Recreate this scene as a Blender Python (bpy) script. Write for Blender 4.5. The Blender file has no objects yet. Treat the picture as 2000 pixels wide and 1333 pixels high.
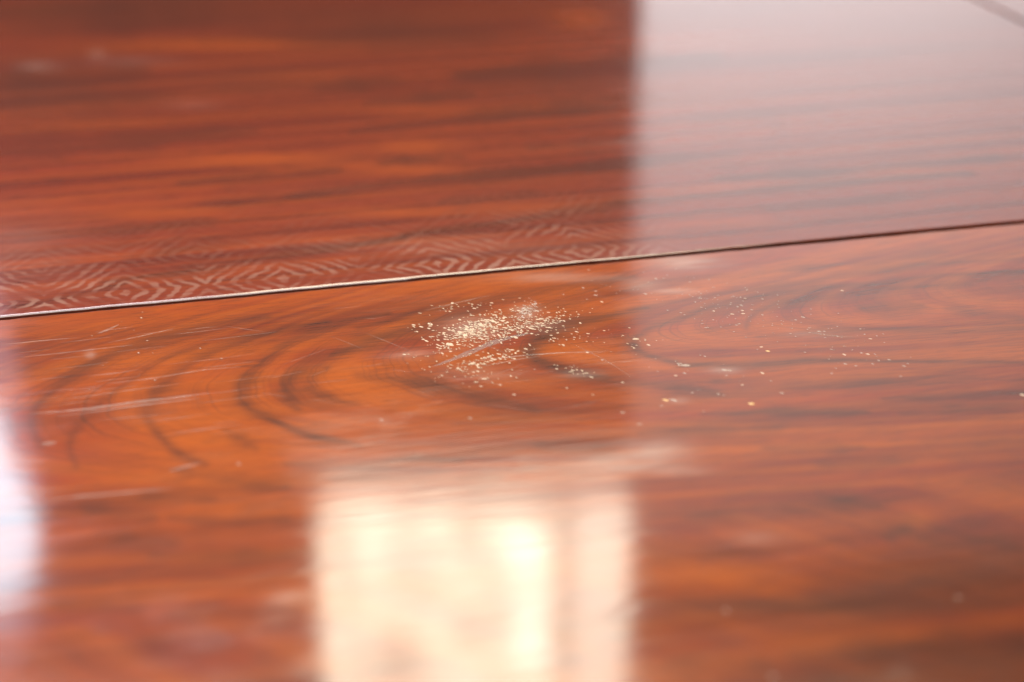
import bpy, math, random
import numpy as np
from mathutils import Vector, Matrix

random.seed(7)
rng = np.random.default_rng(7)
S = bpy.context.scene
COL = S.collection

# ------------------------------------------------------------------ camera
FPX, PITCH, CAM_H, TOP_Z = 3611.0, math.radians(24.0), 0.33, 0.75   # 65 mm on a 36 mm sensor, 2000 px wide photo
cam_d = bpy.data.cameras.new('camera')
cam_d.lens, cam_d.sensor_width = 65.0, 36.0
cam_d.clip_start, cam_d.clip_end = 0.02, 200.0
cam_d.dof.use_dof = True
cam_d.dof.focus_distance = 0.825
cam_d.dof.aperture_fstop = 4.0
cam_d.dof.aperture_blades = 0
cam = bpy.data.objects.new('camera', cam_d)
COL.objects.link(cam)
cam.location = (0, 0, TOP_Z + CAM_H)
cam.rotation_euler = (math.pi / 2 - PITCH, 0, 0)
S.camera = cam

S.view_settings.view_transform = 'Standard'
S.view_settings.look = 'None'
S.view_settings.exposure = 0.0
S.view_settings.gamma = 1.0

# ------------------------------------------------------------------ room light
W = bpy.data.worlds.new('World')
S.world = W
W.use_nodes = True
W.node_tree.nodes['Background'].inputs[0].default_value = (0.80, 0.62, 0.66, 1)
W.node_tree.nodes['Background'].inputs[1].default_value = 0.06

ct, st = math.cos(PITCH), math.sin(PITCH)


def ray(px, py):
    x, y = (px - 1000.0) / FPX, (666.5 - py) / FPX
    return Vector((x, ct + y * st, -st + y * ct))


def on_table(px, py):
    d = ray(px, py)
    return d * (CAM_H / -d.z)


def mirrored(px, py, Y):
    """where the mirror ray of a table point meets the upright plane y = Y"""
    d = ray(px, py)
    t = Y / d.y
    return Vector((d.x * t, Y, TOP_Z - CAM_H - d.z * t))


def area(name, loc, size, col, radiance, rot=(math.pi / 2, 0, 0), shape='RECTANGLE', mottle=None):
    l = bpy.data.lights.new(name, 'AREA')
    l.shape = shape
    l.size, l.size_y = size
    a = size[0] * size[1] * (math.pi / 4 if shape in ('DISK', 'ELLIPSE') else 1)
    l.color = col
    l.energy = radiance * math.pi * a
    if mottle:
        l.use_nodes = True
        nt = l.node_tree
        em = nt.nodes['Emission']
        g = nt.nodes.new('ShaderNodeNewGeometry')
        mp = nt.nodes.new('ShaderNodeMapping')
        mp.inputs['Scale'].default_value = (mottle[0], mottle[1], 1)
        mp.inputs['Location'].default_value = (mottle[4], mottle[5], 0)
        nz = nt.nodes.new('ShaderNodeTexNoise')
        nz.inputs['Scale'].default_value = 1.0
        nz.inputs['Detail'].default_value = 2.0
        mr = nt.nodes.new('ShaderNodeMapRange')
        mr.inputs['From Min'].default_value, mr.inputs['From Max'].default_value = 0.35, 0.65
        mr.inputs['To Min'].default_value, mr.inputs['To Max'].default_value = mottle[2], mottle[3]
        nt.links.new(g.outputs['Parametric'], mp.inputs['Vector'])
        nt.links.new(mp.outputs[0], nz.inputs['Vector'])
        nt.links.new(nz.outputs[0], mr.inputs['Value'])
        nt.links.new(mr.outputs[0], em.inputs['Strength'])
    o = bpy.data.objects.new(name, l)
    o.location = loc
    o.rotation_euler = rot
    COL.objects.link(o)
    return o


def window(name, x0, y0, x1, y1, Y, col, radiance, **k):
    """upright lamp whose mirror image fills the given patch of the table"""
    cx = (x0 + x1) / 2
    lo, hi = mirrored(cx, y0, Y), mirrored(cx, y1, Y)
    cy = (y0 + y1) / 2
    a, b = mirrored(x0, cy, Y), mirrored(x1, cy, Y)
    area(name, ((a.x + b.x) / 2, Y, (lo.z + hi.z) / 2), (b.x - a.x, hi.z - lo.z), col, radiance,
         rot=(-math.pi / 2, 0, 0), **k)


WARM = (1.0, 0.95, 0.73)
window('window_pane_lamp', 628, 985, 1080, 1480, 2.6, WARM, 9.2, mottle=(3.8, 7.0, 0.55, 1.5, 0.3, 4.7))
window('window_side_lamp', 1125, 985, 1225, 1480, 2.6, (1.0, 0.94, 0.76), 9.0)
window('window_glint_lamp', 985, 1040, 1055, 1130, 2.55, (1, 0.93, 0.8), 5.0)
window('window_glint_lamp', 1005, 1160, 1070, 1290, 2.55, (1, 0.93, 0.8), 5.0)
window('window_glint_lamp', 700, 1050, 840, 1100, 2.55, (1, 0.93, 0.8), 2.5)
window('window_mullion_lamp', 1080, 995, 1125, 1480, 2.62, WARM, 5.6)
window('window_feather_lamp', 630, 930, 1222, 985, 2.6, (1.0, 0.88, 0.72), 3.8)  # added dim strip that softens the edge of the mirrored window
window('window_sill_lamp', 560, 868, 1230, 930, 2.6, (1.0, 0.84, 0.72), 1.3)
window('window_upper_fill_lamp', 622, 1480, 1650, 2900, 2.6, WARM, 25.0)  # upper window, widened and brightened so the rounded edge mirrors it
window('left_window_lamp', -170, 850, 72, 1190, 2.4, (0.62, 0.87, 1.0), 8.5, shape='ELLIPSE')
window('left_window_lamp', -170, 800, 28, 1150, 2.4, (0.70, 0.90, 1.0), 7.5)
window('left_glow_lamp', -330, 300, 62, 1400, 2.45, (0.74, 0.76, 1.0), 1.2, shape='ELLIPSE')  # added lamp for the lavender haze around the left window
window('left_upper_fill_lamp', -500, 1500, 560, 2500, 2.4, (0.96, 0.94, 1.0), 22.0)  # added, unseen; brightens the left end of the rounded edge
# an added, unseen lamp beyond the table washes the pale wall that the table mirrors
WALL_Y = 3.2
WALL_X = mirrored(1243, 400, WALL_Y).x
area('wall_wash_lamp', (WALL_X + 0.10, 1.78, 0.74), (0.5, 0.2), (0.95, 0.97, 0.98), 190.0, rot=(math.radians(100), 0, 0))

# ------------------------------------------------------------------ seam frame
P0, P1 = on_table(0, 620), on_table(2000, 432)
SEAM_A = math.atan2(P1.y - P0.y, P1.x - P0.x)
ORG = on_table(1000, 526)
ca, sa = math.cos(SEAM_A), math.sin(SEAM_A)


def uv(px, py):
    p = on_table(px, py) - ORG
    return (p.x * ca + p.y * sa, -p.x * sa + p.y * ca)


# added fill lamp, unseen overhead along the seam, lights the table; the rounded edge mirrors it
lx, ly = -0.36, 0.08
area('overhead_fill_lamp', (ORG.x + lx * ca - ly * sa, ORG.y + lx * sa + ly * ca, 1.52), (0.90, 0.42), (1.0, 0.93, 0.85), 12.3, rot=(0, 0, SEAM_A))

# ------------------------------------------------------------------ object helpers
def props(o, **k):
    for a, b in k.items():
        o[a] = b


def add_obj(name, me, mat=None, parent=None):
    o = bpy.data.objects.new(name, me)
    if mat and not me.materials:
        me.materials.append(mat)
    COL.objects.link(o)
    if parent:
        o.parent = parent
    return o


table = bpy.data.objects.new('table', None)
table.empty_display_size = 0.1
COL.objects.link(table)
table.location = (ORG.x, ORG.y, TOP_Z)
table.rotation_euler = (0, 0, SEAM_A)
props(table, label='glossy red-brown wooden table top with a chipped, scratched patch in its varnish', category='table')


# ------------------------------------------------------------------ node helpers
class NT:
    def __init__(self, name):
        self.m = bpy.data.materials.new(name)
        self.m.use_nodes = True
        self.t = self.m.node_tree
        self.bsdf = self.t.nodes['Principled BSDF']
        self.out = self.t.nodes['Material Output']

    def n(self, kind, **k):
        x = self.t.nodes.new('ShaderNode' + kind)
        for a, b in k.items():
            setattr(x, a, b)
        return x

    def link(self, a, b):
        self.t.links.new(a, b)

    def put(self, v, sock):
        if hasattr(v, 'is_linked') or hasattr(v, 'links'):
            self.link(v, sock)
        else:
            sock.default_value = v

    def math(self, op, a, b=0.0, c=0.0, clamp=False):
        x = self.n('Math', operation=op, use_clamp=clamp)
        for i, v in enumerate((a, b, c)):
            self.put(v, x.inputs[i])
        return x.outputs[0]

    def mix(self, f, a, b, blend='MIX'):
        x = self.n('Mix', data_type='RGBA', blend_type=blend)
        self.put(f, x.inputs[0])
        self.put(a, x.inputs[6])
        self.put(b, x.inputs[7])
        return x.outputs[2]

    def rng(self, v, a, b, c=0.0, d=1.0):
        x = self.n('MapRange', interpolation_type='SMOOTHSTEP')
        self.put(v, x.inputs[0])
        for i, k in enumerate((a, b, c, d)):
            x.inputs[i + 1].default_value = k
        return x.outputs[0]

    def attr(self, name):
        x = self.n('Attribute', attribute_name=name)
        return x.outputs['Fac']

    def noise(self, vec, sx, sy, detail=3.0, rough=0.55, off=(0, 0, 0), dist=0.0):
        mp = self.n('Mapping')
        mp.inputs['Scale'].default_value = (sx, sy, 1)
        mp.inputs['Location'].default_value = off
        self.link(vec, mp.inputs['Vector'])
        x = self.n('TexNoise')
        x.inputs['Scale'].default_value = 1.0
        x.inputs['Detail'].default_value = detail
        x.inputs['Roughness'].default_value = rough
        x.inputs['Distortion'].default_value = dist
        self.link(mp.outputs[0], x.inputs['Vector'])
        return x.outputs[0]


def rgba(r, g, b):
    return (r, g, b, 1.0)


def wood(name, red, orange, brown, dark, off, rings=False, fine=1.0):
    t = NT(name)
    tc = t.n('TexCoord')
    P = tc.outputs['Object']
    dk, gl, hz, um = t.attr('dark'), t.attr('glow'), t.attr('haze'), t.attr('umber_vignette')
    # broad, middle and fine figure, all drawn out along the boards
    n1 = t.noise(P, 1.4, 40.0 * fine, 4.0, 0.6, off)
    n2 = t.noise(P, 4.5, 190.0 * (fine + 1) / 2, 4.0, 0.62, (off[0] + 3, off[1], 0))
    n3 = t.noise(P, 55.0, 1100.0, 3.0, 0.6, (off[0] + 7, off[1], 0))
    n4 = t.noise(P, 2.4, 46.0 * fine, 3.0, 0.55, (off[0] + 11, 2, 0))
    # growth rings cut through by the board: the figure follows the arches
    rc = t.n('CombineXYZ')
    sp = t.n('SeparateXYZ')
    t.link(P, sp.inputs[0])
    t.link(t.math('ADD', t.math('MULTIPLY', t.attr('ring'), 1.0), t.math('MULTIPLY', t.noise(P, 12, 40, 2, .5, (3, 8, 0)), 0.7)), rc.inputs[0])
    t.link(t.math('MULTIPLY', sp.outputs[0], 2.5), rc.inputs[1])
    r1 = t.noise(rc.outputs[0], 0.9, 1.0, 2.0, 0.5, (off[0], 3, 0))
    r2 = t.noise(rc.outputs[0], 3.8, 1.2, 3.0, 0.6, (off[0], 7, 0))
    ringy = t.attr('ringy')
    r3 = t.noise(rc.outputs[0], 11.0, 5.0, 2.0, 0.6, (off[0], 9, 0))
    c = t.mix(t.rng(n1, 0.34, 0.66), rgba(*brown), rgba(*red))
    c = t.mix(t.rng(n4, 0.42, 0.68, 0.0, 0.45), c, rgba(*orange))
    c = t.mix(t.math('MULTIPLY', ringy, t.rng(r1, 0.40, 0.68, 0.0, 0.55)), c, rgba(*orange))
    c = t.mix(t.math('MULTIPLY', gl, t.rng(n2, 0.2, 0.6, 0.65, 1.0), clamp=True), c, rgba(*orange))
    c = t.mix(t.math('MULTIPLY', um, t.rng(n1, 0.3, 0.7, 1.0, 0.6)), c, rgba(0.070, 0.0185, 0.0085))  # browner wood, with lens vignetting also painted into the colour
    # dark latewood: drawn lines broken up by the pores, plus loose streaks
    br = t.rng(n2, 0.28, 0.70, 1.0, 0.50)
    dd = t.math('MULTIPLY', dk, br)
    loose = t.math('MULTIPLY', t.rng(n2, 0.52, 0.72), t.rng(n1, 0.36, 0.60, 0.55, 0.05))
    loose = t.math('MULTIPLY', loose, t.math('SUBTRACT', 1.0, t.math('MULTIPLY', ringy, 0.75)))
    arch = t.math('MULTIPLY', t.rng(r2, 0.47, 0.70), t.rng(r1, 0.30, 0.62, 1.0, 0.2))
    loose = t.math('ADD', loose, t.math('MULTIPLY', arch, t.math('MULTIPLY', ringy, 0.36)))
    dd = t.math('ADD', dd, t.math('MULTIPLY', loose, 0.55), clamp=True)
    c = t.mix(dd, c, rgba(*dark))
    # pores
    pore = t.rng(n3, 0.48, 0.70, 0.0, 0.55)
    pore = t.math('MAXIMUM', pore, t.math('MULTIPLY', ringy, t.rng(r3, 0.50, 0.72, 0.0, 0.45)))
    c = t.mix(pore, c, rgba(*dark))
    lite = t.rng(n3, 0.28, 0.46, 0.22, 0.0)
    c = t.mix(lite, c, rgba(*orange))
    if rings:
        sep = t.n('SeparateXYZ')
        wob = t.noise(P, 46.0, 60.0, 3.0, 0.65, (4, 4, 0))
        t.link(P, sep.inputs[0])
        RP, RV = rings['pu'], rings['pv']
        uu = t.math('PINGPONG', t.math('ADD', sep.outputs[0], rings['u0']), RP / 2)
        vv = t.math('PINGPONG', t.math('ADD', sep.outputs[1], rings['v0']), RV / 2)
        a = t.math('MULTIPLY', uu, 1.0 / rings['lu'])
        b = t.math('MULTIPLY', vv, 1.0 / rings['lv'])
        # rounded diamonds: mostly |a| + |b|, softened
        f1 = t.math('ADD', a, b)
        f2 = t.math('SQRT', t.math('ADD', t.math('POWER', a, 2.0), t.math('POWER', b, 2.0)))
        f = t.math('ADD', t.math('MULTIPLY', f1, 0.95), t.math('MULTIPLY', f2, 0.05))
        f = t.math('ADD', f, t.math('MULTIPLY', t.math('SUBTRACT', wob, 0.5), 1.9))
        w = t.math('SINE', t.math('MULTIPLY', f, 2 * math.pi))
        w = t.rng(w, -0.25, 0.75)
        fade = t.attr('ringmask')
        patch = t.rng(t.noise(P, 22.0, 60.0, 3.0, 0.6, (9, 1, 0)), 0.38, 0.62, 0.10, 1.0)
        w = t.math('MULTIPLY', t.math('MULTIPLY', w, fade), patch)
        c = t.mix(t.math('MULTIPLY', w, 0.72), c, rgba(0.24, 0.13, 0.10))
    # worn, cloudy varnish
    hn = t.rng(t.noise(P, 30.0, 160.0, 3.0, 0.6, (1, 5, 0)), 0.3, 0.62, 0.35, 1.0)
    hzz = t.math('MULTIPLY', hz, hn, clamp=True)
    c = t.mix(hzz, c, rgba(0.28, 0.18, 0.15))
    B = t.bsdf
    t.link(c, B.inputs['Base Color'])
    B.inputs['Roughness'].default_value = 0.42
    B.inputs['Specular IOR Level'].default_value = 0.03
    B.inputs['Coat Weight'].default_value = 1.0
    B.inputs['Coat IOR'].default_value = 1.5
    rr = t.math('ADD', t.rng(n2, 0.35, 0.7, 0.06, 0.10), t.math('MULTIPLY', hzz, 0.25))
    
    smear = t.rng(t.noise(P, 14.0, 26.0, 4.0, 0.65, (8, 3, 0), 0.6), 0.50, 0.68)      # wiped and fingered lacquer
    rr = t.math('ADD', rr, t.math('MULTIPLY', smear, 0.05))
    t.link(rr, B.inputs['Coat Roughness'])
    # the lacquer follows the grain a little: reflections break into streaks
    bn = t.math('ADD', t.noise(P, 16.0, 120.0, 2.0, 0.5, (2, 2, 0)), t.math('MULTIPLY', t.noise(P, 40.0, 520.0, 2.0, 0.5, (6, 2, 0)), 0.55))
    bump = t.n('Bump')
    bump.inputs['Strength'].default_value = 0.5
    bump.inputs['Distance'].default_value = 0.00006
    t.link(bn, bump.inputs['Height'])
    t.link(bump.outputs[0], B.inputs['Coat Normal'])
    t.link(bump.outputs[0], B.inputs['Normal'])
    return t.m


# ------------------------------------------------------------------ drawn figure (in board coordinates)
def stroke_field(U, V, strokes):
    """strokes: (points in photo px, half width px, amount) -> darkness at each vertex"""
    out = np.zeros(U.shape)
    for pts, hw, amt in strokes:
        # smooth the polyline
        p = np.array(pts, float)
        seg = np.r_[0, np.cumsum(np.hypot(*np.diff(p, axis=0).T))]
        n = max(8, int(seg[-1] / 12))
        s = np.linspace(0, seg[-1], n)
        q = np.c_[np.interp(s, seg, p[:, 0]), np.interp(s, seg, p[:, 1])]
        for _ in range(3):
            q[1:-1] = (q[:-2] + 2 * q[1:-1] + q[2:]) / 4
        w = hw * 1.35 * (0.75 + 0.5 * np.sin(np.linspace(0, 9, n) + pts[0][0]) ** 2) * np.sin(np.linspace(0.22, math.pi - 0.22, n)) ** 0.5
        a = amt * (0.8 + 0.2 * np.cos(np.linspace(0, 7, n) + pts[0][1]))
        qq = np.array([uv(x, y) for x, y in q])
        # width: across the board unit from a px step up the picture
        sc = np.array([abs(uv(x, y - 1)[1] - uv(x, y)[1]) for x, y in q])
        wu = np.array([abs(uv(x + 1, y)[0] - uv(x, y)[0]) for x, y in q])
        best = np.zeros(U.shape)
        pad = hw * 3 * sc.max()
        m = (U > qq[:, 0].min() - pad) & (U < qq[:, 0].max() + pad) & (V > qq[:, 1].min() - pad) & (V < qq[:, 1].max() + pad)
        uu, vv = U[m], V[m]
        if not len(uu):
            continue
        b = np.zeros(uu.shape)
        for i in range(n - 1):
            A, D = qq[i], qq[i + 1] - qq[i]
            t = np.clip(((uu - A[0]) * D[0] + (vv - A[1]) * D[1]) / max(D @ D, 1e-12), 0, 1)
            du, dv = uu - A[0] - t * D[0], vv - A[1] - t * D[1]
            k = w[i] + (w[i + 1] - w[i]) * t
            d2 = (du / (k * wu[i] * 1.6)) ** 2 + (dv / (k * sc[i])) ** 2
            np.maximum(b, (a[i] + (a[i + 1] - a[i]) * t) * np.exp(-d2), out=b)
        o = out[m]
        out[m] = 1 - (1 - o) * (1 - b)
    return out


def blob_field(U, V, blobs):
    """blobs: (px, py, sx, sy, amount) soft patches given by their place in the photo"""
    out = np.zeros(U.shape)
    for px, py, sx, sy, amt in blobs:
        a = np.array(uv(px, py))
        eu = np.array(uv(px + sx, py)) - a
        ev = np.array(uv(px, py - sy)) - a
        M = np.linalg.inv(np.c_[eu, ev])
        du, dv = U - a[0], V - a[1]
        x, y = M[0, 0] * du + M[0, 1] * dv, M[1, 0] * du + M[1, 1] * dv
        out = 1 - (1 - out) * (1 - amt * np.exp(-(x * x + y * y)))
    return out


FRONT_DARK = [
    ([(1048, 704), (1090, 716), (1130, 729), (1185, 738)], 8, .85), ([(1225, 655), (1228, 672), (1250, 690)], 7, .6),
    ([(520, 618), (430, 630), (350, 650), (304, 664), (245, 678), (182, 706), (140, 730), (98, 765), (70, 790), (60, 830), (80, 870)], 9, .75),
    ([(400, 672), (340, 690), (287, 716), (259, 737), (224, 765), (196, 783), (150, 830), (130, 870), (150, 910)], 6, .55),
    ([(640, 628), (560, 640), (490, 657), (420, 680), (367, 706), (336, 730), (311, 758), (287, 786), (283, 811), (297, 835), (322, 860), (345, 885), (400, 905)], 8, .7),
    ([(760, 610), (660, 630), (577, 657), (518, 699), (483, 734), (469, 765), (469, 786), (497, 804), (539, 821), (574, 839), (616, 853), (700, 868)], 8, .8),
    ([(441, 839), (472, 856), (500, 877)], 8, .6),
    ([(807, 640), (765, 650), (699, 674), (647, 695), (602, 713), (567, 734), (549, 755), (560, 779), (581, 797)], 10, .7),
    ([(640, 718), (616, 730), (595, 748), (623, 772), (665, 783), (699, 786)], 7, .6),
    ([(702, 732), (783, 741), (874, 755), (937, 772), (1000, 786), (1045, 800)], 11, .75),
    ([(650, 692), (720, 667), (765, 650), (807, 640), (870, 620), (950, 598)], 10, .6),
    ([(700, 640), (800, 612), (900, 590), (1000, 578), (1105, 556), (1175, 548), (1240, 540)], 8, .6),
    ([(860, 655), (960, 625), (1060, 597), (1160, 580), (1250, 568)], 6, .45),
    ([(1262, 601), (1210, 611), (1157, 622), (1098, 636), (1063, 657), (1035, 674), (1028, 686), (1035, 699), (1070, 709), (1105, 723), (1157, 734), (1210, 744), (1262, 748), (1315, 753), (1400, 765)], 10, .95),
    ([(2000, 529), (1825, 536), (1755, 545), (1685, 554), (1601, 559), (1545, 568), (1496, 575), (1440, 587), (1391, 597), (1345, 615), (1300, 629), (1252, 648), (1232, 662), (1236, 678), (1255, 690), (1290, 699), (1328, 710), (1370, 711), (1440, 713), (1510, 709), (1580, 702), (1667, 702), (1755, 704), (2000, 706)], 6, .9),
    ([(1230, 605), (1300, 590), (1387, 576), (1468, 562), (1552, 552), (1632, 538), (1720, 529), (1807, 517), (1895, 510), (2000, 505)], 5, .75),
    ([(1527, 527), (1597, 520), (1667, 510), (1737, 501), (1850, 490)], 6, .45),
    ([(1457, 640), (1454, 629), (1464, 615), (1489, 601), (1545, 587), (1615, 580), (1685, 573), (1755, 562), (1900, 555)], 6, .6),
    ([(1482, 657), (1545, 652), (1597, 646), (1650, 644), (1720, 641), (1807, 643), (1895, 646), (2000, 640)], 5, .7),
    ([(1380, 640), (1430, 632)], 3, .5),
    ([(1685, 602), (1737, 599), (1800, 596)], 11, .6),
    ([(1850, 602), (1895, 605), (2000, 622)], 10, .5),
    ([(1538, 751), (1615, 753), (1685, 748), (1790, 745), (1895, 737), (2000, 737)], 10, .65),
    ([(1727, 778), (1790, 774), (1860, 769), (2000, 765)], 6, .6),
    ([(1370, 807), (1440, 806), (1510, 800), (1597, 802), (1695, 804)], 7, .95),
    ([(1760, 806), (1790, 804), (1902, 797), (2000, 790)], 7, .6),
    ([(1250, 846), (1300, 842), (1405, 841), (1524, 835)], 8, .6),
    ([(1280, 752), (1330, 757), (1390, 763)], 10, .5),
    ([(1385, 745), (1425, 738)], 4, .6),
    ([(1500, 874), (1580, 876), (1680, 872)], 10, .5),
    ([(1600, 905), (1700, 905), (1780, 900)], 9, .5),
    ([(1280, 1002), (1400, 1000), (1480, 990)], 9, .5),
    ([(1600, 965), (1650, 978), (1720, 990)], 16, .6),
    ([(1740, 1050), (1748, 1035), (1775, 1025)], 12, .7),
    ([(1800, 1050), (1880, 1045), (1980, 1060)], 18, .6),
    ([(1250, 1076), (1400, 1076), (1510, 1082)], 16, .45),
    ([(1250, 1178), (1400, 1178), (1600, 1181), (1755, 1181), (2000, 1170)], 15, .75),
    ([(1560, 1285), (1615, 1279), (1720, 1270), (1825, 1258), (2000, 1250)], 18, .65),
    ([(1300, 1300), (1400, 1290), (1500, 1300)], 16, .4),
    ([(160, 985), (190, 994), (224, 1004), (300, 1012)], 13, .6),
    ([(203, 1041), (270, 1052), (336, 1060)], 15, .55),
    ([(350, 918), (420, 930), (490, 946), (560, 950)], 9, .6),
    ([(280, 967), (350, 969), (420, 975)], 9, .55),
    ([(332, 1010), (400, 1015), (455, 1016), (560, 1012)], 9, .6),
    ([(470, 990), (540, 985)], 9, .35),
    ([(300, 1082), (380, 1084), (560, 1085)], 12, .45),
    ([(110, 1182), (200, 1186), (280, 1188)], 11, .4),
    ([(330, 1200), (400, 1190), (470, 1196), (580, 1200)], 14, .4),
    ([(250, 1262), (350, 1262), (420, 1255)], 18, .35),
    ([(0, 1290), (120, 1280), (240, 1290)], 22, .3),
    ([(560, 905), (700, 905), (800, 892), (900, 900)], 8, .55),
    ([(650, 935), (740, 930), (860, 938), (980, 930)], 9, .5),
    ([(700, 870), (800, 862), (900, 868), (1000, 875)], 8, .4),
    ([(1050, 868), (1120, 880), (1200, 876)], 9, .4),
    ([(0, 720), (40, 716), (110, 722)], 9, .35),
    ([(1100, 660), (1180, 655), (1225, 650)], 5, .35),
    ([(0, 640), (150, 632), (300, 606)], 5, .35),
]
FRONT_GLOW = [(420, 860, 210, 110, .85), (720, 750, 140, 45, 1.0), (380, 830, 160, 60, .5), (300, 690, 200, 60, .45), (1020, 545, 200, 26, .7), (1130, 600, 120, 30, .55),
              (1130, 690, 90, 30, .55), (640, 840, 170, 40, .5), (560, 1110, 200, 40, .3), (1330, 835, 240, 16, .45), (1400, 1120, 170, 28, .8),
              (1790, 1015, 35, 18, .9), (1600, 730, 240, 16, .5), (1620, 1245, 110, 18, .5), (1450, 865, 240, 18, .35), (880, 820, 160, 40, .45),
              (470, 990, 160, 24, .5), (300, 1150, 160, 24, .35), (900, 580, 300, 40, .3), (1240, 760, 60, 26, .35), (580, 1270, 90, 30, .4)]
FRONT_HAZE = [(1335, 512, 70, 14, .55), (1245, 555, 40, 12, .35), (1320, 567, 40, 5, .5), (1090, 540, 130, 10, .35), (1285, 882, 62, 24, .55), (1215, 905, 90, 18, .35), (1330, 920, 60, 10, .25),
              (1480, 1050, 50, 14, .2), (176, 690, 10, 8, .4), (1025, 606, 26, 13, .45), (925, 640, 58, 22, .5), (1050, 634, 50, 12, .28),
              (800, 690, 60, 12, .2), (1140, 728, 45, 8, .3), (1585, 652, 45, 6, .25), (750, 820, 18, 9, .15), (550, 1160, 40, 16, .14), (1415, 722, 30, 7, .4), (1325, 780, 18, 7, .3), (940, 730, 80, 14, .2)]
FRONT_UMBER_VIGNETTE = [(1800, 1180, 260, 120, .35), (2020, 1300, 330, 190, .85), (1900, 1090, 260, 90, .55), (1650, 1330, 220, 80, .5), (1990, 900, 120, 70, .4), (1000, 800, 140, 40, .5), (1560, 980, 160, 30, .4)]  # brown patches; the lower right ones also darken the corner as vignetting
REAR_UMBER_VIGNETTE = [(300, 20, 420, 40, .7), (60, 180, 200, 60, .6), (780, 60, 200, 40, .5), (1120, 180, 200, 40, .5), (500, 160, 200, 40, .4)]
REAR_DARK = [
    ([(620, 173), (650, 171), (727, 164), (800, 160)], 9, .7),
    ([(713, 203), (820, 192), (930, 182)], 8, .7),
    ([(900, 150), (1000, 140), (1110, 131), (1227, 122), (1400, 110)], 12, .8),
    ([(685, 259), (780, 248), (860, 238), (1000, 224), (1200, 214)], 8, .7),
    ([(560, 385), (650, 374), (760, 360), (860, 350), (950, 342), (1035, 336), (1150, 327), (1245, 318), (1300, 311), (1440, 301)], 8, .85),
    ([(740, 318), (772, 315), (842, 311), (900, 306)], 7, .7),
    ([(1028, 290), (1120, 285), (1210, 280), (1300, 270)], 7, .5),
    ([(790, 458), (870, 449), (965, 437), (1050, 424), (1105, 416), (1180, 405), (1245, 395), (1440, 378), (1580, 364), (1720, 350), (1895, 339)], 8, .85),
    ([(1400, 350), (1492, 343), (1615, 336), (1700, 328), (1807, 318), (1950, 306)], 8, .8),
    ([(0, 297), (100, 292), (245, 280), (350, 266), (500, 255)], 12, .6),
    ([(350, 357), (450, 350), (560, 342), (665, 332)], 9, .6),
    ([(0, 28), (120, 30), (210, 35), (420, 20)], 22, .6),
    ([(0, 150), (140, 152), (280, 140)], 18, .6),
    ([(0, 215), (150, 205), (330, 190)], 18, .4),
    ([(480, 60), (620, 75), (800, 60), (950, 70)], 16, .35),
    ([(200, 552), (245, 546), (350, 533), (420, 522), (490, 510), (600, 494), (700, 478), (790, 465)], 7, .85),
    ([(0, 602), (55, 595), (105, 587), (140, 578), (175, 570), (252, 552)], 4, .8),
    ([(250, 506), (300, 498), (350, 489), (480, 470)], 8, .55),
    ([(0, 460), (100, 452), (220, 450), (420, 432)], 10, .55),
    ([(380, 400), (500, 392), (640, 380)], 7, .5),
    ([(860, 395), (950, 385), (1050, 375)], 10, .4),
    ([(1500, 410), (1640, 398), (1800, 386)], 7, .45),
    ([(1300, 235), (1450, 225), (1600, 215)], 9, .4),
]
REAR_GLOW = [(440, 88, 260, 12, .9), (510, 313, 200, 14, .8), (150, 240, 180, 12, .4), (812, 287, 80, 14, .8), (800, 332, 110, 10, .8), (1140, 38, 70, 20, .9), (60, 10, 90, 14, .6),
             (300, 415, 160, 12, .6), (780, 415, 140, 9, .7), (1760, 332, 80, 6, .6), (820, 215, 130, 10, .5), (1020, 405, 130, 12, .5), (760, 470, 200, 10, .5), (1420, 435, 120, 8, .4), (600, 150, 100, 10, .4)]
REAR_HAZE = [(75, 130, 40, 9, .25), (190, 105, 16, 9, .2), (250, 120, 90, 10, .12), (370, 205, 60, 10, .08), (40, 480, 120, 60, .12), (900, 480, 300, 16, .10)]


# ------------------------------------------------------------------ the boards
def lattice(a, b, fine_a, fine_b, step, coarse):
    """positions from a to b, fine between fine_a and fine_b"""
    mid = np.arange(fine_a, fine_b, step)
    left = np.arange(a, fine_a, coarse)
    right = np.arange(fine_b, b, coarse)
    return np.unique(np.r_[left, mid, right, b])


THICK = 0.026
FRONT_Z = -0.0005          # the front leaf sits a hair lower than the rear one


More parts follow.
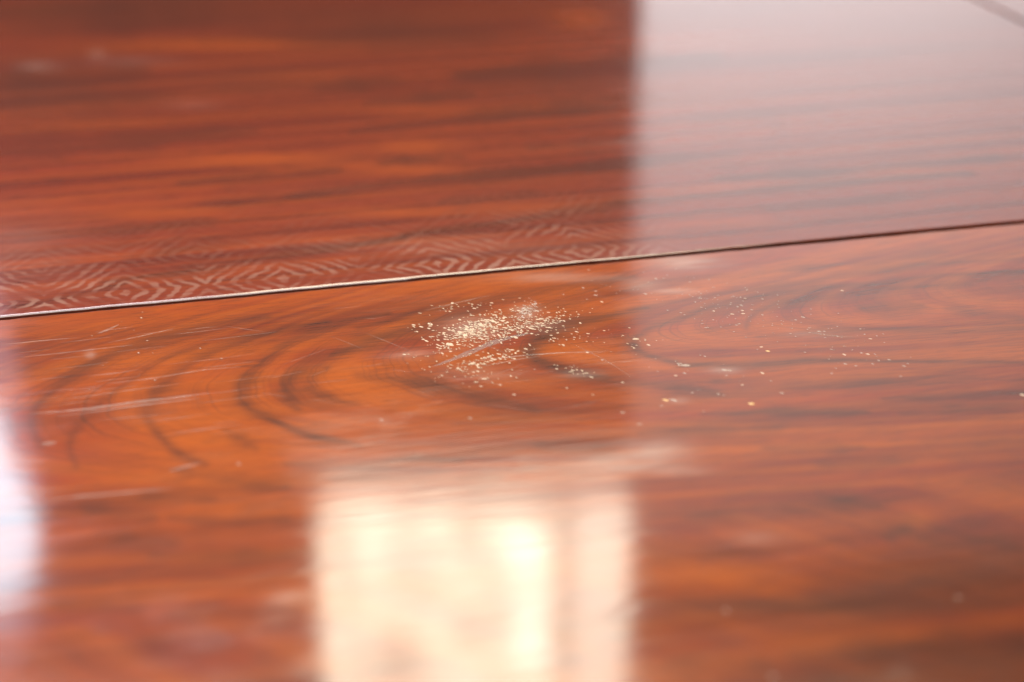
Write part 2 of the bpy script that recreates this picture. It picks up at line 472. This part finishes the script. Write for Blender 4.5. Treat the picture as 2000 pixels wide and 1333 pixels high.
def board(name, us, vs, r_near, r_far, mat, drawn, z0=0.0, r_left=0.002, r_right=0.002):
    """flat board with rounded long edges; us, vs are the top lattice, vs[0] the near edge"""
    def arc(r, n=9):
        th = np.linspace(0, math.pi / 2, n)[:-1]
        return r - r * np.sin(th), -(r - r * np.cos(th))   # inset from the edge, drop (th=0 flat)
    us = np.unique(np.r_[us, us[0] + np.array([.0003, .0007, .0015, .0025]), us[-1] - np.array([.0003, .0007, .0015, .0025])])
    # v profile
    i, d = arc(r_near)
    vn, zn = vs[0] + i[::-1], d[::-1]
    j, e = arc(r_far)
    vf, zf = vs[-1] - j, e
    inner = vs[(vs > vs[0] + r_near * 1.02) & (vs < vs[-1] - r_far * 1.02)]
    V = np.r_[vs[0], vs[0], vn, inner, vf, vs[-1], vs[-1]]
    Z = np.r_[-THICK, -r_near * 1.0, zn, np.zeros(len(inner)), zf, -r_far, -THICK]
    nu, nv = len(us), len(V)
    U2, V2 = np.meshgrid(us, V)
    Z2 = np.repeat(Z[:, None], nu, 1) + z0
    # hand-worn joint: the long edges waver a little and are nicked here and there
    for edge in (vs[0], vs[-1]):
        near = np.clip(1 - np.abs(V2 - edge) / 0.006, 0, 1) * (abs(edge) < 0.01)
        wav = 0.00016 * np.sin(U2 * 61 + 1) + 0.00012 * np.sin(U2 * 173 + 2) + 0.00008 * np.sin(U2 * 411)
        nick = sum(a * np.exp(-((U2 - c) / w) ** 2) for c, a, w in ((-.19, .0005, .003), (-.085, .0004, .0025), (.04, .0006, .004), (.115, .0005, .003), (.2, .0004, .005), (-.235, .0004, .002)))
        inward = 1 if edge == vs[0] else -1
        V2 = V2 + near * (wav + inward * nick * 0.8)
    # rounded short ends
    for sgn, edge, r in ((1, us[0], r_left), (-1, us[-1], r_right)):
        x = np.clip((U2 - edge) * sgn, 0, r)
        Z2 = Z2 - np.where(Z2 > -THICK * .8, r - np.sqrt(np.maximum(r * r - (r - x) ** 2, 0)), 0)
    co = np.stack([U2, V2, Z2], -1).reshape(-1, 3)
    idx = np.arange(nu * nv).reshape(nv, nu)
    f = np.stack([idx[:-1, :-1], idx[:-1, 1:], idx[1:, 1:], idx[1:, :-1]], -1).reshape(-1, 4)
    # underside and end caps
    under = np.array([[idx[-1, 0], idx[-1, -1], idx[0, -1], idx[0, 0]]])
    f = np.r_[f, under]
    caps = [list(idx[::-1, 0]), list(idx[:, -1])]
    me = bpy.data.meshes.new(name)
    nq = len(f)
    ncap = sum(len(c) for c in caps)
    me.vertices.add(len(co))
    me.vertices.foreach_set('co', co.astype(np.float32).ravel())
    me.loops.add(nq * 4 + ncap)
    me.loops.foreach_set('vertex_index', np.r_[f.ravel(), np.array(caps[0] + caps[1])].astype(np.int32))
    me.polygons.add(nq + 2)
    ls = np.r_[np.arange(nq) * 4, nq * 4, nq * 4 + len(caps[0])].astype(np.int32)
    me.polygons.foreach_set('loop_start', ls)
    sm = np.ones(nq + 2, bool)
    sm[-3:] = False
    me.polygons.foreach_set('use_smooth', sm)
    me.update(calc_edges=True)
    me.validate()
    for nm, vals in drawn(U2, V2).items():
        at = me.attributes.new(nm, 'FLOAT', 'POINT')
        at.data.foreach_set('value', vals.astype(np.float32).ravel())
    return add_obj(name, me, mat, table)


u_left, _ = uv(-60, 640)
u_right, _ = uv(2060, 432)
_, v_low = uv(1900, 1360)
uc1, vc1 = uv(1932, 4)
uc2, vc2 = uv(1996, 48)
U_END = (uc1 + uc2) / 2      # the cross joint at the top right of the photo
print('seam angle', math.degrees(SEAM_A), 'cross joint', uc1, uc2, 'u', u_left, u_right, 'v', v_low, vc1)

# ring pattern constants measured from the photo
c1, c0 = uv(1142, 489), uv(857, 520)
RPU = abs(c1[0] - c0[0])
rv2 = uv(1112, 372)
print('ring', RPU, c1, c0, rv2)
RINGS = dict(pu=RPU, pv=(rv2[1] - c1[1]) * 1.0, u0=-c1[0] + 40 * RPU, v0=-c1[1] + 40 * (rv2[1] - c1[1]),
             lu=RPU / 2 / 4.8, lv=(rv2[1] - c1[1]) / 2 / 4.2)

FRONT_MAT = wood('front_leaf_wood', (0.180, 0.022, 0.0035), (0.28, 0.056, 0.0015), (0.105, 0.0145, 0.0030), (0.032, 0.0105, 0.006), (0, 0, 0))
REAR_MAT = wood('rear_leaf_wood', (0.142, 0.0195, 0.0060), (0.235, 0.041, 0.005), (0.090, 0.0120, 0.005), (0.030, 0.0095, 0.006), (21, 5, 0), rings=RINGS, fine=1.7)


def front_draw(U, V):
    # plain-sawn figure: nested arches opening to the right along the board
    m0 = uv(1001, 690)[0] - uv(1000, 690)[0]
    k0 = uv(1000, 689)[1] - uv(1000, 690)[1]
    X = 1000 + U / m0
    D = -(V - uv(1000, 686)[1]) / k0 + 0.031 * (X - 1000)
    D = np.sign(D) * np.minimum(np.abs(D), 260 + 0.15 * np.abs(D))
    lo, hi = np.full(U.shape, -60000.0), X.copy()
    for _ in range(40):
        K = (lo + hi) / 2
        t = np.clip((K - 700) / 500, 0, 1)
        g = K + (0.022 + 0.05 * t * t * (3 - 2 * t)) * D * D - X
        lo, hi = np.where(g < 0, K, lo), np.where(g < 0, hi, K)
    ring = K / 110.0
    return dict(umber_vignette=blob_field(U, V, FRONT_UMBER_VIGNETTE), ring=ring, ringy=np.ones(U.shape), dark=stroke_field(U, V, FRONT_DARK), glow=blob_field(U, V, FRONT_GLOW), haze=blob_field(U, V, FRONT_HAZE))


def rear_draw(U, V):
    cut = 1 - np.clip((U - uv(1180, 480)[0]) / 0.045, 0, 1)
    mask = cut * np.exp(-(np.maximum(V, 0) / 0.056) ** 1.2) * np.where(V > 0.0022, 1, 0)
    hot = blob_field(U, V, [(1120, 430, 180, 60, .9), (60, 560, 300, 60, .9), (520, 545, 200, 28, .6), (860, 510, 200, 30, .8), (380, 385, 180, 30, .3)])
    joint = np.where(V < 0.0016, 0.97, 0)          # rounded edge darkened along the joint
    return dict(umber_vignette=blob_field(U, V, REAR_UMBER_VIGNETTE), dark=np.maximum(joint, stroke_field(U, V, REAR_DARK)), glow=blob_field(U, V, REAR_GLOW), haze=blob_field(U, V, REAR_HAZE),
                ringmask=np.clip(mask * (0.45 + 0.8 * hot), 0, 1))


def plain_draw(U, V):
    z = np.zeros(U.shape)
    return dict(umber_vignette=z, dark=z, glow=z, haze=z, ringmask=z)


us_f = lattice(-1.3, U_END - 0.002, u_left, u_right, 0.0012, 0.06)
vs_f = lattice(-0.95, -0.0015, v_low, -0.0015, 0.0010, 0.05)
front = board('table_leaf', us_f, vs_f, 0.004, 0.0010, FRONT_MAT, front_draw, z0=FRONT_Z)
us_r = lattice(-1.3, U_END - 0.002, uv(-100, 0)[0], U_END - .004, 0.003, 0.06)
vs_r = lattice(0.0, 0.75, 0.0, vc1 + .1, 0.0025, 0.05)
rear = board('table_leaf', us_r, vs_r, 0.0023, 0.004, REAR_MAT, rear_draw, r_right=0.0006)
side = board('table_leaf', np.r_[np.linspace(U_END + 0.002, U_END + 0.45, 30)], lattice(0.0, 0.75, 0, .1, .02, .05), 0.0024, 0.004, REAR_MAT, plain_draw, r_left=0.0006)
side2 = board('table_leaf', np.r_[np.linspace(U_END + 0.002, U_END + 0.45, 30)], lattice(-0.95, -0.0014, -.3, -.1, .02, .05), 0.004, 0.001, FRONT_MAT, plain_draw, z0=FRONT_Z)
front['label'] = 'front leaf with arched grain, chips and scratches'
rear['label'] = 'rear leaf with straight grain and pale diamond ring marks'

# ------------------------------------------------------------------ the pale wall beyond the table
wt = NT('wall_paint')
wn = wt.noise(wt.n('TexCoord').outputs['Object'], 3, 3, 3, .5)
wt.link(wt.mix(wn, rgba(.80, .78, .78), rgba(.72, .70, .71)), wt.bsdf.inputs['Base Color'])
wt.bsdf.inputs['Roughness'].default_value = 0.9
wv = [(x, y, z) for x in (WALL_X, WALL_X + 3.0) for y in (WALL_Y, WALL_Y + .1) for z in (0, 2.3)]
wm = bpy.data.meshes.new('wall')
wm.from_pydata(wv, [], [(0, 4, 5, 1), (2, 3, 7, 6), (0, 1, 3, 2), (4, 6, 7, 5), (1, 5, 7, 3), (0, 2, 6, 4)])
wall = add_obj('wall', wm, wt.m)
wall['kind'] = 'structure'

# ------------------------------------------------------------------ wear: chips and scratches
def plain_mat(name, col, rough, coat=0.0, alpha=1.0, var=0.0):
    t = NT(name)
    tc = t.n('TexCoord')
    n = t.noise(tc.outputs['Object'], 900, 900, 2, .5)
    c2 = tuple(x * (1 - var) for x in col)
    t.link(t.mix(t.rng(n, .35, .65), rgba(*col), rgba(*c2)), t.bsdf.inputs['Base Color'])
    t.bsdf.inputs['Roughness'].default_value = rough
    t.bsdf.inputs['Coat Weight'].default_value = coat
    t.bsdf.inputs['Coat Roughness'].default_value = 0.15
    if alpha < 1:
        streak = t.noise(tc.outputs['Object'], 160, 1400, 3, .6)
        t.link(t.rng(streak, .3, .62, alpha * .3, min(1.0, alpha * 1.15)), t.bsdf.inputs['Alpha'])
    return t.m


CHIP = plain_mat('bare_wood_chip', (0.42, 0.30, 0.20), 0.6, var=.15)
CHIP_PALE = plain_mat('pale_varnish_chip', (0.36, 0.24, 0.18), 0.5, .3, alpha=.8, var=.1)
CHIP_GOLD = plain_mat('golden_wood_chip', (0.58, 0.36, 0.12), 0.55, var=.1)
GOUGE = plain_mat('gouge_wood', (0.17, 0.085, 0.075), 0.5, .1, alpha=.48)
SCUFF = plain_mat('scuffed_varnish', (0.32, 0.19, 0.15), 0.5, .15, alpha=.36)
HAIR = plain_mat('hairline_scratch', (0.30, 0.17, 0.13), 0.5, .1, alpha=.30)


def flake_mesh(k):
    """a little irregular pit rim: low, lens-shaped flake, unit length 1"""
    r = random.Random(k)
    n = 9
    v = []
    for i in range(n):
        a = 2 * math.pi * i / n
        q = r.uniform(.72, 1.15)
        v.append((0.5 * q * math.cos(a), 0.36 * q * math.sin(a), 0.0))
    for i in range(n):
        v.append((v[i][0] * .6, v[i][1] * .6, .05 + r.uniform(0, .03)))
    v.append((0, 0, .04))
    f = [(i, (i + 1) % n, n + (i + 1) % n, n + i) for i in range(n)] + [(n + i, n + (i + 1) % n, 2 * n) for i in range(n)]
    return v, f


FL = [flake_mesh(k) for k in range(7)]
FLM = {}
for mname, mt in (('bare', CHIP), ('pale', CHIP_PALE), ('gold', CHIP_GOLD)):
    for k, (v, f) in enumerate(FL):
        me = bpy.data.meshes.new('varnish_chip')
        me.from_pydata(v, [], f)
        me.polygons.foreach_set('use_smooth', [True] * len(f))
        me.materials.append(mt)
        FLM[mname, k] = me

chips = []     # (px, py, length px, kind)


def cluster(cx, cy, slope, s_al, s_ac, n, size, kind='bare'):
    L = math.hypot(1, slope)
    for _ in range(n):
        a, b = random.gauss(0, s_al), random.gauss(0, s_ac)
        px, py = cx + a / L, cy + a * slope / L + b
        chips.append((px, py, size * random.lognormvariate(0, .42), kind))


cluster(920, 640, -.36, 36, 13, 240, 5.1)
cluster(925, 652, -.30, 52, 16, 230, 4.7)
cluster(1028, 606, -.5, 15, 8, 136, 3.9, 'pale')
cluster(1055, 632, -.25, 42, 9, 187, 4.2)
cluster(985, 640, -.3, 40, 16, 153, 4.4)
cluster(945, 704, -.22, 45, 9, 153, 4.7)
cluster(955, 735, 0, 36, 8, 26, 5.1)
cluster(905, 598, -.1, 48, 7, 28, 4.3)
cluster(835, 636, -.1, 22, 6, 15, 5.5)
cluster(1140, 727, .22, 34, 5, 24, 5.1)
cluster(1110, 655, 0, 40, 14, 37, 4.3)
cluster(1238, 668, .2, 14, 12, 17, 4.7)
cluster(1200, 560, 0, 60, 14, 15, 3.9, 'pale')
cluster(1330, 580, .1, 70, 24, 50, 3.6, 'pale')
cluster(1480, 610, .25, 90, 26, 119, 3.7, 'pale')
cluster(1650, 670, .3, 60, 26, 39, 4.1, 'pale')
cluster(1300, 720, .1, 120, 40, 28, 3.9, 'pale')
cluster(250, 680, 0, 120, 40, 17, 3.1, 'pale')
for px, py, s, k in [(1340, 712, 20, 'pale'), (1300, 780, 13, 'gold'), (1316, 780, 16, 'pale'), (1468, 787, 15, 'gold'), (1489, 727, 10, 'bare'), (1320, 732, 8, 'bare'),
                     (1337, 727, 8, 'pale'), (1216, 804, 10, 'pale'), (1249, 827, 11, 'pale'), (1403, 768, 9, 'pale'), (1527, 766, 11, 'pale'), (1500, 684, 11, 'gold'), (1487, 676, 9, 'bare'),
                     (1649, 691, 9, 'bare'), (1695, 690, 9, 'bare'), (1651, 709, 9, 'pale'), (1672, 713, 8, 'pale'), (1705, 709, 8, 'pale'), (1737, 701, 9, 'pale'), (1415, 721, 12, 'pale'), (1425, 722, 10, 'pale'),
                     (1004, 769, 8, 'bare'), (918, 815, 10, 'pale'), (1999, 770, 14, 'bare'), (1510, 1320, 17, 'pale'), (1872, 1165, 13, 'pale'), (1418, 1190, 12, 'pale'), (1450, 750, 7, 'bare'), (1505, 743, 6, 'pale'),
                     (276, 620, 6, 'bare'), (745, 818, 10, 'pale'), (466, 904, 9, 'pale'), (1158, 770, 6, 'bare'), (1107, 757, 6, 'bare'), (960, 590, 8, 'bare'), (1100, 672, 9, 'bare'), (884, 590, 8, 'bare'),
                     (840, 635, 9, 'bare'), (808, 633, 9, 'bare'), (1700, 660, 7, 'bare'), (1645, 566, 8, 'bare'), (1455, 582, 6, 'bare'), (1394, 606, 7, 'bare'), (1430, 612, 8, 'bare'), (1451, 611, 9, 'bare'), (1450, 605, 8, 'bare')]:
    chips.append((px, py, s, k))
for i in range(14):
    chips.append((1330 + random.uniform(-8, 8), 712 + random.uniform(-3, 3), 5, 'pale'))

SEAM_Y = lambda px: 620 - 0.094 * px
chips = [c for c in chips if c[1] > SEAM_Y(c[0]) + 10]
chips.sort(key=lambda c: -c[2])


def chip_frame(px, py, s):
    u, v = uv(px, py)
    mm = uv(px + 1, py)[0] - u
    L = s * mm
    ang = random.gauss(-0.9, .35)          # most lie aslant, pointing down to the right in the photo
    return u, v, L, ang


base_chip = None
for i, (px, py, s, k) in enumerate(chips[:300]):
    u, v, L, ang = chip_frame(px, py, s)
    o = bpy.data.objects.new('varnish_chip', FLM[k, i % 7])
    COL.objects.link(o)
    o.parent = front
    o.location = (u, v, FRONT_Z)
    o.rotation_euler = (0, 0, ang)
    o.scale = (L * 1.02, L * .7, L)
vs_, fs_ = {'bare': [], 'pale': []}, {'bare': [], 'pale': []}
for i, (px, py, s, k) in enumerate(chips[300:]):
    u, v, L, ang = chip_frame(px, py, s)
    a, b = FL[i % 7]
    c, d = math.cos(ang), math.sin(ang)
    k = 'pale' if k == 'pale' else 'bare'
    o0 = len(vs_[k])
    vs_[k] += [(u + (x * c * 1.1 - y * d * .78) * L, v + (x * d * 1.1 + y * c * .78) * L, z * L - 0.0003) for x, y, z in a]
    fs_[k] += [tuple(o0 + j for j in q) for q in b]
for k, mt in (('bare', CHIP), ('pale', CHIP_PALE)):
    me = bpy.data.meshes.new('fine_varnish_chips')
    me.from_pydata(vs_[k], [], fs_[k])
    o = add_obj('chipped_varnish', me, mt, front)
    o['kind'] = 'stuff'


def scratch(pts, w, mat, name='scratch', board_=None, label=None, lift=0.00006):
    """a shallow tapering scar: five points across, raised lips and a dished middle"""
    p = np.array(pts, float)
    seg = np.r_[0, np.cumsum(np.hypot(*np.diff(p, axis=0).T))]
    n = max(10, int(seg[-1] / 8))
    s = np.linspace(0, seg[-1], n)
    q = np.c_[np.interp(s, seg, p[:, 0]), np.interp(s, seg, p[:, 1])]
    for _ in range(4):
        q[1:-1] = (q[:-2] + 2 * q[1:-1] + q[2:]) / 4
    q = np.array([uv(x, y) for x, y in q])
    mm = uv(pts[0][0] + 1, pts[0][1])[0] - uv(*pts[0])[0]
    t = np.gradient(q, axis=0)
    t /= np.linalg.norm(t, axis=1)[:, None]
    nn = np.c_[-t[:, 1], t[:, 0]]
    prof = np.sin(np.linspace(0.02, math.pi - .02, n)) ** .7 * (1 + .18 * np.sin(np.linspace(0, 23, n)))
    vv, ff = [], []
    for i in range(n):
        h = max(w * mm * prof[i], 0.00004)
        for a, z in ((-1, 0), (-.6, 1), (0, .35), (.6, 1), (1, 0)):
            vv.append((q[i, 0] + nn[i, 0] * a * h, q[i, 1] + nn[i, 1] * a * h, FRONT_Z + 0.00002 + z * lift))
        if i:
            for k in range(4):
                b = (i - 1) * 5 + k
                ff.append((b, b + 1, b + 6, b + 5))
    me = bpy.data.meshes.new(name)
    me.from_pydata(vv, [], ff)
    me.polygons.foreach_set('use_smooth', [True] * len(ff))
    o = add_obj(name, me, mat, board_ or front)
    if label:
        o['label'] = label
    return o


scratch([(846, 714), (880, 702), (920, 686), (960, 668), (1000, 656), (1042, 648)], 9, GOUGE, 'gouge')
scratch([(900, 708), (960, 699), (1030, 692), (1100, 687), (1180, 685)], 2.6, SCUFF)
scratch([(1113, 668), (1160, 690), (1200, 712), (1236, 736)], 1.3, HAIR)
scratch([(940, 715), (1010, 700), (1060, 694)], 2.5, HAIR)
scratch([(60, 806), (140, 800), (200, 793), (260, 784), (330, 776), (410, 766)], 5.5, SCUFF)
scratch([(110, 812), (200, 800), (300, 786), (390, 776)], 3, HAIR)
scratch([(0, 672), (40, 668), (90, 663), (150, 658)], 2.2, HAIR)
scratch([(40, 696), (110, 689), (190, 680), (260, 672)], 2.0, HAIR)
scratch([(190, 650), (212, 642), (232, 632)], 4, HAIR)
scratch([(210, 668), (270, 656), (340, 640)], 2.0, HAIR)
scratch([(205, 748), (300, 737), (400, 720), (470, 715)], 2.2, HAIR)
scratch([(120, 780), (240, 762), (350, 748)], 1.8, HAIR)
scratch([(70, 978), (130, 970), (220, 962), (340, 952)], 5, HAIR)
scratch([(330, 918), (360, 910), (390, 903)], 5, HAIR)
scratch([(80, 866), (110, 862)], 8, HAIR)
scratch([(830, 605), (900, 588), (960, 575)], 2.0, HAIR)
scratch([(1130, 712), (1210, 705), (1290, 700)], 1.5, HAIR)
scratch([(1585, 648), (1630, 655), (1670, 657)], 4, HAIR)
for i in range(38):                                     # faint hairlines along the left of the front leaf
    x, y = random.uniform(-20, 430), random.uniform(640, 850)
    L = random.uniform(40, 170)
    if y > SEAM_Y(x) + 14 and y - L * .12 > SEAM_Y(x + L) + 10:
        scratch([(x, y), (x + L * .5, y - L * .055 + random.uniform(-2, 2)), (x + L, y - L * .12)], random.uniform(.7, 1.3), HAIR, lift=0.00003)

for i in range(34):                                     # and a few crossing ones round the worn patch
    x, y = random.gauss(900, 260), random.uniform(600, 800)
    L, sl = random.uniform(25, 90), random.choice((-.35, -.2, -.1, .15, .4))
    if y - abs(sl) * L > SEAM_Y(x) + 25:
        scratch([(x, y), (x + L * .5, y + L * .5 * sl + random.uniform(-2, 2)), (x + L, y + L * sl)], random.uniform(.6, 1.0), HAIR, lift=0.00003)
